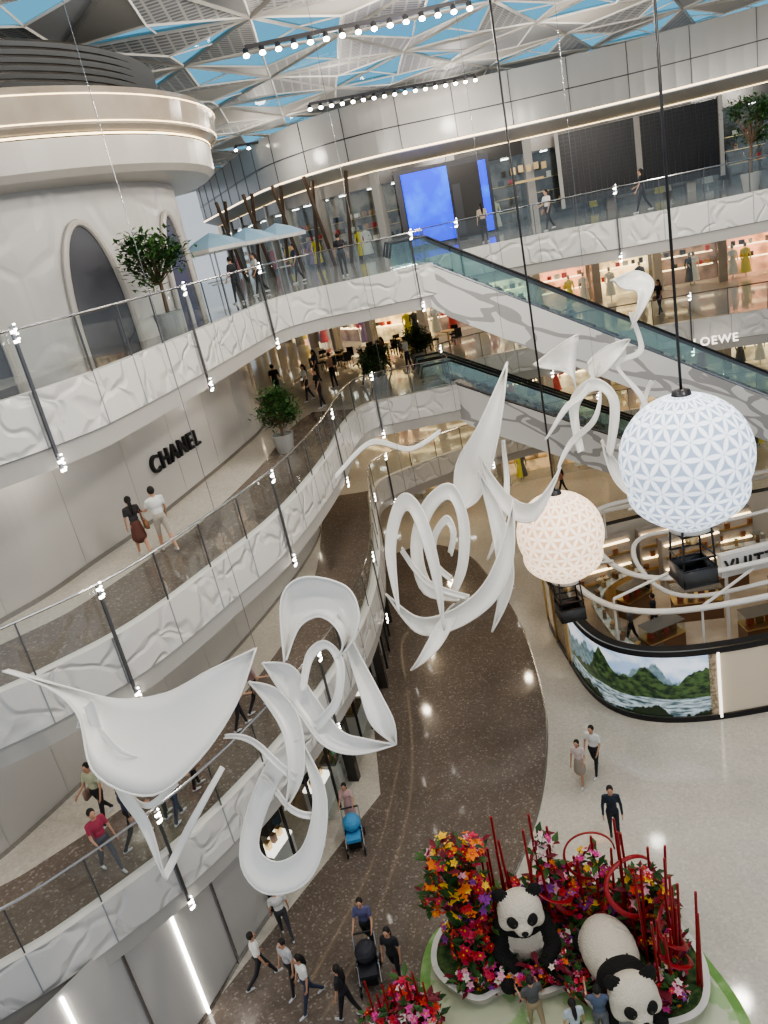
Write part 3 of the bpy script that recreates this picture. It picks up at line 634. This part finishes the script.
person(4.9,31.6,0,2,K_,K_);person(-2.9,18.9,0,3.0,(.6,.4,.38),(.5,.35,.35),'long',True,1.62,stride=.2,arm=(.5,.5),bend=(.9,.9))
person(-5.3,14.2,0,-1.2,W_,K_,h=1.72,stride=.4);person(-4.8,15.4,0,.3,(.6,.6,.58),(.05,.05,.06));person(-4.1,13.3,0,2.2,W_,D_,'long',stride=.35);person(-4.5,13.8,0,2.4,(.45,.45,.47),K_)
person(-2.6,14.5,0,3.0,(.1,.1,.2),K_,arm=(.5,.5),bend=(.8,.8));person(-2.0,13.5,0,2.8,K_,K_,'long');person(.9,11.5,.1,.2,(.1,.1,.1),(.35,.27,.17),'bun',bend=(1.4,1.4));person(1.6,10.9,.1,.1,(.5,.55,.6),K_,'long',h=1.6);person(2.15,11.0,.1,-.2,(.1,.13,.2),(.15,.15,.17),arm=(.6,.6),bend=(1.3,1.3))
person(-3.2,12.8,0,1.2,K_,K_,'long');person(-3.3,21.2,0,-1.5,(.35,.7,.5),(.5,.5,.5),'long')
person(9.9,27.9,.06,2.5,K_,K_,'long');person(9.3,25.7,.06,1,K_,K_);person(8.2,25.2,.06,1,(.1,.1,.1),K_)
for a in((-7.9,15.1,5,2.8,(.45,.47,.32),K_,'short'),(-7.3,13.4,5,-2.3,(.35,.04,.08),(.1,.1,.12),'short'),(-6.9,14.1,5,-.8,D_,K_,'short'),(-6.4,14.8,5,-.7,(.1,.1,.12),K_,'short'),(-6.05,14.6,5,-.5,K_,D_,'short'),(-4.9,17.7,5,-1,D_,K_,'long'),(-5.8,15.6,5,-1,(.5,.5,.5),K_,'short'),(-4.5,18.4,5,-1,(.3,.2,.2),K_,'short'),
 (-3.7,36.4,10,0,K_,K_,'short'),(-1.8,38.5,10,2,D_,K_,'long'),(-1,36.3,10,1,(.5,.3,.2),K_,'short'),(0.5,35.5,10,2,W_,K_,'short'),(-2.2,34.5,10,2,W_,K_,'long'),(-1.6,32.5,10,2,K_,K_,'short'),(1.6,38,10,2,(.4,.1,.1),K_,'long'),(2.6,36.2,10,1,W_,D_,'short'),
 (8.2,38,0,1,W_,K_,'short'),(6.5,40.5,0,2,K_,K_,'long'),(7.2,37.5,5.0,3,K_,K_,'short') if False else (10.5,42,0,1,(.4,.2,.15),K_,'long'),
 (9.5,34.5,15,2,W_,K_,'short'),(13,33,15,1,K_,K_,'long'),(19,31.5,15,2,(.1,.1,.12),K_,'short'),(7,36,15,0,(.5,.4,.3),K_,'long'),(11,38,10,1,W_,K_,'short'),(15,37,10,2,K_,D_,'long'),
 (-3.6,30,15,1,K_,K_,'short'),(-3,33,15,2,W_,K_,'long'),(-1.5,36,15,2,D_,K_,'short'),(0.5,33,15,0,K_,K_,'short')):
    person(a[0],a[1],a[2],a[3],a[4],a[5],a[6],stride=random.uniform(.05,.35),arm=(.2,.3),bend=(.3,.9),bag=(.3,.2,.15) if random.random()<.4 else None)
# strollers
def stroller(x,y,col,rz):
    g=MB();m=rgbm('canopy',col)
    g.lathe((0,.0,.62),[(.27,-.28),(.28,-.05),(.24,.0)],m,20,pi*.95,pi*2.05);g.ell((0,-.12,.72),(.27,.3,.24),m,14,8);g.box((0,.15,.45),(.42,.45,.1),m);g.box((0,.3,.3),(.36,.1,.3),BLACK)
    for sx in(-.26,.26):
        g.tube([(sx,.45,.12),(sx,.0,.5),(sx,-.42,1.0)],.018,STEEL,6);g.tube([(sx,-.35,.12),(sx,.15,.6)],.018,STEEL,6)
        for yy in(.45,-.35): 
            c=[(sx,yy+.11*cos(q*pi/6),.13+.11*sin(q*pi/6)) for q in range(12)];g.tube(c,.022,BLACK,6,True);g.tube([(sx-.03,yy,.13),(sx+.03,yy,.13)],.03,STEEL,8)
    g.tube([(-.26,-.42,1.0),(.26,-.42,1.0)],.025,BLACK,8);g.box((0,-.1,.22),(.4,.5,.12),BLACK)
    g.obj('baby_stroller',smooth=False,mtx=Matrix.Translation((x,y,0.006))@Matrix.Rotation(rz,4,'Z'))
stroller(-2.85,18.1,(.08,.3,.55),pi);stroller(-2.65,13.7,(.03,.03,.04),pi)
# pandas
PW=mat('panda_white',(.66,.6,.5),.95,bump=('noise',25,.8,.05));PB=mat('panda_black',(.012,.011,.01),.9,bump=('noise',25,.8,.05))
def panda(x,y,z,rz,lying,sc=1.0):
    pr=[];
    if not lying:
        hd=V((0,-.28,1.72));pr+=[('e',(0,.0,.7),(.62,.55,.68),PW),('e',(0,-.02,1.15),(.56,.45,.3),PB)]
        for s_ in(-1,1): pr+=[('c',(s_*.48,-.1,1.15),(s_*.62,-.5,.75),.2,.17,PB),('c',(s_*.62,-.5,.75),(s_*.35,-.75,.62),.17,.16,PB),('c',(s_*.4,-.1,.3),(s_*.55,-.8,.25),.27,.2,PB),('e',(s_*.57,-.95,.3),(.19,.13,.22),PB)]
    else:
        hd=V((0,-1.15,1.05));pr+=[('e',(0,.15,.75),(.62,.85,.6),PW),('e',(0,-.55,.8),(.56,.36,.5),PB)]
        for s_ in(-1,1): pr+=[('c',(s_*.42,-.6,.7),(s_*.5,-1.0,.15),.22,.18,PB),('e',(s_*.5,-1.12,.14),(.18,.24,.13),PB),('c',(s_*.42,.6,.6),(s_*.5,.75,.15),.27,.2,PB)]
        pr.append(('e',(0,1.0,.7),(.12,.12,.12),PW))
    pr+=[('e',tuple(hd),(.52,.46,.45),PW),('e',tuple(hd+V((0,-.4,-.12))),(.21,.2,.17),PW),('e',tuple(hd+V((.33,-.1,-.14))),(.2,.25,.2),PW),('e',tuple(hd+V((-.33,-.1,-.14))),(.2,.25,.2),PW)]
    for s_ in(-1,1): pr+=[('e',tuple(hd+V((s_*.4,.1,.4))),(.18,.1,.18),PB)]
    ex=MB()
    for s_ in(-1,1):
        Rm=Matrix.Rotation(s_*.6,3,'Y');ex.ell(hd+V((s_*.2,-.375,.06)),(.13,.1,.17),PB,12,8,Rm);ex.ell(hd+V((s_*.18,-.475,.08)),(.03,.02,.03),mat('eye_gloss',(.05,.04,.04),.05),8,6)
    ex.ell(hd+V((0,-.6,-.06)),(.08,.05,.055),PB,10,6);ex.tube([hd+V((-.1,-.55,-.2)),hd+V((0,-.59,-.17)),hd+V((.1,-.55,-.2))],.015,PB,6)
    blob('panda_statue',pr,.045,ex,Matrix.Translation((x,y,z))@Matrix.Rotation(rz,4,'Z')@Matrix.Scale(sc,4),6)
panda(1.1,13.2,.3,-.05,False,1.0);panda(2.8,12.1,.3,.05,True,1.0)
# ---------------------------------------------------------------- flower garden
GR=mat('lawn_print',(.16,.33,.08),.6,noise=(2,(.28,.45,.18),.45,.6));PL=mat('platform_cream',(.52,.55,.4),.35,noise=(1.2,(.32,.46,.22),.52,.56))
g=MB();o1=cr([(-1.5,13.3),(-.9,14.6),(.6,15.0),(2.6,14.6),(4.4,13.9),(5.0,12.3),(5.1,10.5),(4,8.5),(1,8),(-1.2,9.5),(-1.3,11.8)],8,True);g.flat([tuple(p) for p in o1],.06,GR)
o2=[V((1.9,11.6))+(p-V((1.9,11.6)))*.93 for p in o1];g.flat([tuple(p) for p in o2],.1,PL);cl=o1+[o1[0]];g.strip(cl,0,.06,GR)
o3=cr([(-1.0,13.3),(-.6,14.3),(.8,14.6),(2.6,14.2),(4.2,13.6),(4.7,12.3),(4.3,11.2),(3.4,11.0),(2.4,11.35),(1.9,12.2),(1.1,12.2),(.4,12.5),(-.3,12.4)],8,True);c3=o3+[o3[0]]
g.strip(c3,.05,.42,CR);g.band(c3,offs(c3,.14),.42,WHITE);g.flat([tuple(p) for p in o3],.36,mat('soil_green',(.03,.07,.025),.9,noise=(6,(.1,.16,.05),.4,.6)))
g.obj('flower_bed_planter')
FC=[mat('fl_%d'%i,c,.55) for i,c in enumerate([(.42,.008,.015),(.55,.02,.07),(.62,.05,.28),(.85,.22,.02),(.85,.52,.04),(.25,.04,.3),(.75,.36,.45),(.72,.64,.57),(.6,.05,.02)])]
LF=[mat('leaf_a',(.02,.07,.015),.6),mat('leaf_b',(.05,.12,.025),.6),mat('leaf_c',(.18,.015,.03),.6)]
def flower(g,p,r,m,nrm):
    q=nrm.to_track_quat('Z','Y').to_matrix();n=random.choice((5,6));vs=[p+nrm*r*.05]
    a0=random.uniform(0,6)
    for k in range(n):
        a=a0+2*pi*k/n;w=pi/n*.95
        vs+= [p+q@V((r*.6*cos(a-w),r*.6*sin(a-w),r*.2)),p+q@V((r*cos(a),r*sin(a),r*.3)),p+q@V((r*.6*cos(a+w),r*.6*sin(a+w),r*.2))]
    g.add(vs,[(0,1+3*k,2+3*k,3+3*k) for k in range(n)],m);g.ell(p+nrm*r*.15,(r*.2,)*3,random.choice([FC[4],m,m]),5,3)
def leaf(g,p,L,m):
    d=V((random.gauss(0,1),random.gauss(0,1),random.uniform(0,1.2))).normalized();s_=d.cross(V((0,0,1))).normalized()*L*.2
    g.add([p,p+d*L*.5+s_,p+d*L-V((0,0,L*.15)),p+d*L*.5-s_],[(0,1,2,3)],m)
def cluster(g,c,r,n,cols,rad=.11,leaves=.6):
    c=V(c)
    for i in range(n):
        d=V((random.gauss(0,1),random.gauss(0,1),random.gauss(.15,1))).normalized();p=c+V((d.x*r[0],d.y*r[1],d.z*r[2]))*random.uniform(.75,1.05)
        flower(g,p,rad*random.uniform(.5,1.3),FC[random.choice(cols)],(d+V((0,-.2,.3))).normalized())
    for i in range(int(n*leaves)):
        d=V((random.gauss(0,1),random.gauss(0,1),random.gauss(0,1))).normalized();leaf(g,c+V((d.x*r[0],d.y*r[1],d.z*r[2]))*.95,random.uniform(.2,.45),random.choice(LF))
random.seed(5);g=MB()
g.tube([(-.2,13.4,.3),(-.25,13.35,2),(-.3,13.3,3.2)],[.3,.22,.3],LF[0],10)
cluster(g,(-.2,13.3,3.4),(.5,.45,.55),130,[3,4,0,6,1,3,0],.13);cluster(g,(.25,13.2,3.7),(.3,.3,.35),50,[0,3,6,1],.12);cluster(g,(.05,13.25,2.4),(.5,.45,.6),120,[1,2,3,0,5,4],.12);cluster(g,(-.65,13.2,2.6),(.35,.35,.4),60,[1,3,4,8],.12);cluster(g,(.0,13.2,1.1),(.6,.5,.6),140,[0,1,8,0],.12)
for i in range(26):
    t=i/25;x=-.3+4.6*t;y=14.0-.7*t+random.uniform(-.2,.2);cluster(g,(x,y,.7+random.uniform(0,.7)),(.45,.35,.45),50,[0,1,3,8,5,2,0,4],.11)
for x,y in((-.3,12.7),(.2,12.7),(1.0,12.3),(1.9,12.7),(2.0,13.2),(2.1,12.0),(3.7,11.3),(3.9,11.8),(4.2,12.4),(3.9,12.5),(3.6,13.2),(1.95,12.9),(1.6,12.4),(.4,12.6),(4.0,12.9)):
    cluster(g,(x,y,.5+random.uniform(0,.25)),(.38,.28,.28),58,[0,1,2,5,6,7,1,3],.09)
cluster(g,(2.0,13.6,1.6),(.5,.3,.8),110,[5,2,6,1,0,3],.11);cluster(g,(4.0,13,1.5),(.4,.35,.8),100,[0,8,1,6,4],.11);cluster(g,(1.95,13.7,2.7),(.25,.2,.5),40,[6,7,2],.1);cluster(g,(3.0,13.7,1.9),(.4,.3,.6),60,[1,2,6,4],.1)
g.obj('flower_arrangement')
g=MB();fx,fy=-1.9,12.0;g.lathe((fx,fy,0),[(.0,.0),(.6,.02),(.7,.45),(.6,.47)],CR,24)
for x,y,z in((0,0,.8),(-.5,0,.7),(.45,-.1,.8),(.1,.3,.9)): cluster(g,(fx+x,fy+y,z),(.4,.38,.35),80,[0,1,2,8,6,7,0],.1)
RED=mat('red_lacquer',(.28,.008,.012),.35)
for k in range(8): g.tube([(fx-.6+.17*k,fy+random.uniform(-.2,.2),.5),(fx-.6+.17*k,fy,1.5+random.random()*.7)],.025,RED,6)
g.obj('flower_planter')
g=MB()
for i in range(54):
    t=(i+random.random())/36;x=-.3+4.7*t;y=13.9-.6*t+random.uniform(-.35,.3)
    if i>35: x=random.uniform(3.5,4.5);y=random.uniform(11.4,12.8)
    h=random.uniform(1.8,4.0) if x<3.4 else random.uniform(1.6,3.3);g.tube([(x,y,.3),(x+random.uniform(-.12,.12),y,h)],.03,RED,8)
for c,r in(((1.95,13.7,1.9),.7),((2.4,13.6,1.6),.6),((.3,13.9,1.7),.7),((3.7,13,1.9),.7),((4.2,12.3,1.3),.5),((.0,13.4,1.0),.5),((4.1,12.0,1.1),.5),((3.0,13.8,2.2),.6)):
    M=Matrix.Rotation(random.uniform(0,3),3,'Z')@Matrix.Rotation(random.uniform(.8,1.6),3,'X')
    P_=[V(c)+M@V((r*cos(q*pi/18),r*sin(q*pi/18)*.8,.12*sin(q*pi/9))) for q in range(32)];g.tube(P_,.06,RED,8,False,.35)
g.obj('red_bamboo_pole')
# ---------------------------------------------------------------- potted trees
def tree(x,y,z,h,r,seed):
    random.seed(seed);g=MB();g.lathe((x,y,z),[(.0,0),(.28,.0),(.4,.65),(.34,.65),(.32,.58),(0,.58)],mat('planter_grey',(.3,.3,.29),.4),20)
    tk=mat('bark',(.12,.08,.05),.8);g.tube([(x,y,z+.5),(x+.05,y,z+h*.6),(x,y,z+h*.8)],[.06,.045,.03],tk,6)
    for i in range(34):
        d=V((random.gauss(0,1),random.gauss(0,1),random.gauss(.2,.7))).normalized();c=V((x,y,z+h*.72))+V((d.x*r*.7,d.y*r*.7,d.z*r*.8));g.tube([(x,y,z+h*.5),c],[.02,.008],tk,4)
        for k in range(40):
            leaf(g,c+V((random.gauss(0,.16),random.gauss(0,.16),random.gauss(0,.13))),random.uniform(.14,.28),random.choice(LF[:2]))
    g.obj('potted_tree')
tree(-4.4,20.9,15,2.7,.8,1);tree(-2.9,26.3,10,2.0,.75,2);tree(17.0,32,15,3.4,1.0,3);tree(1.0,33.4,10,1.8,.7,8);tree(3.2,37.5,10,1.6,.7,9)
# parasols
g=MB();PU=mat('parasol_fabric',(.4,.6,.75),.7)
for x,y in((-4.6,34),(-3.4,37),(-2.2,40),(-5.5,39)):
    g.lathe((x,y,15),[(1.35,2.15),(.7,2.5),(.02,2.75)],PU,8);g.lathe((x,y,15),[(1.35,2.0),(1.35,2.15)],WHITE,8);g.tube([(x,y,15),(x,y,17.7)],.035,STEEL,6);g.lathe((x,y,15),[(.0,.74),(.45,.74),(.45,.7)],WHITE,16)
g.obj('cafe_parasol')
g=MB();random.seed(11)
for i in range(8):
    x=random.uniform(-2,6);y=random.uniform(40.5,43.5);g.lathe((x,y,10),[(0,.75),(.4,.75),(.4,.7),(.05,.68),(.05,.05),(.3,.0)],GOLD,14)
    for k in range(3):
        a_=k*2.1+i;cx_,cy_=x+.75*cos(a_),y+.75*sin(a_);g.box((cx_,cy_,10.43),(.4,.4,.08),BLACK,a_);g.box((cx_+.18*cos(a_),cy_+.18*sin(a_),10.65),(.05,.4,.45),BLACK,a_)
        for q in(-1,1):
            for w_ in(-1,1): g.tube([(cx_+q*.15,cy_+w_*.15,10),(cx_+q*.15,cy_+w_*.15,10.4)],.015,BLACK,4)
g.obj('cafe_table_set')
# ---------------------------------------------------------------- lights
def pl(x,y,z,e,r=.4,c=(1,.92,.81)):
    l=bpy.data.lights.new('point_lamp','POINT');l.energy=e;l.shadow_soft_size=r;l.color=c;o=bpy.data.objects.new('point_lamp',l);o.location=(x,y,z);C.collection.objects.link(o)
for x,y,e in((0,8,1300),(9,10,2300),(2,17,900),(10,19,1500),(4,25,900),(12,26,900),(-3,14,500)): pl(x,y,21.5,e,.35)
for x,y in((2,36),(12,36),(-2,46),(8,42)): pl(x,y,21.0,320,.4)
for z in(8.6,13.4):
    for x,y in((-6.5,17.2),(-3.2,24),(-9.5,13)): pl(x-.6,y,z,80,.15)
for z in(8.5,13.6):
    for x,y in((1,42),(9,42),(17,40)): pl(x,y,z,170,.2,(1,.8,.55))
for x,y in((0,36),(6,37)): pl(x,y,8.4,110,.2,(1,.85,.65))  # added lamps, no fixture: they brighten the shadowed far balcony
for x,y in((3,41),(9,43),(16,41.5)): pl(x,y,3.6,140,.2,(1,.8,.55))
w=bpy.data.worlds.new('world');C.scene.world=w;w.use_nodes=True;bg=w.node_tree.nodes['Background'];bg.inputs[0].default_value=(.86,.92,1,1);bg.inputs[1].default_value=.68
try: C.scene.view_settings.look='AgX - Medium High Contrast'
except Exception: pass
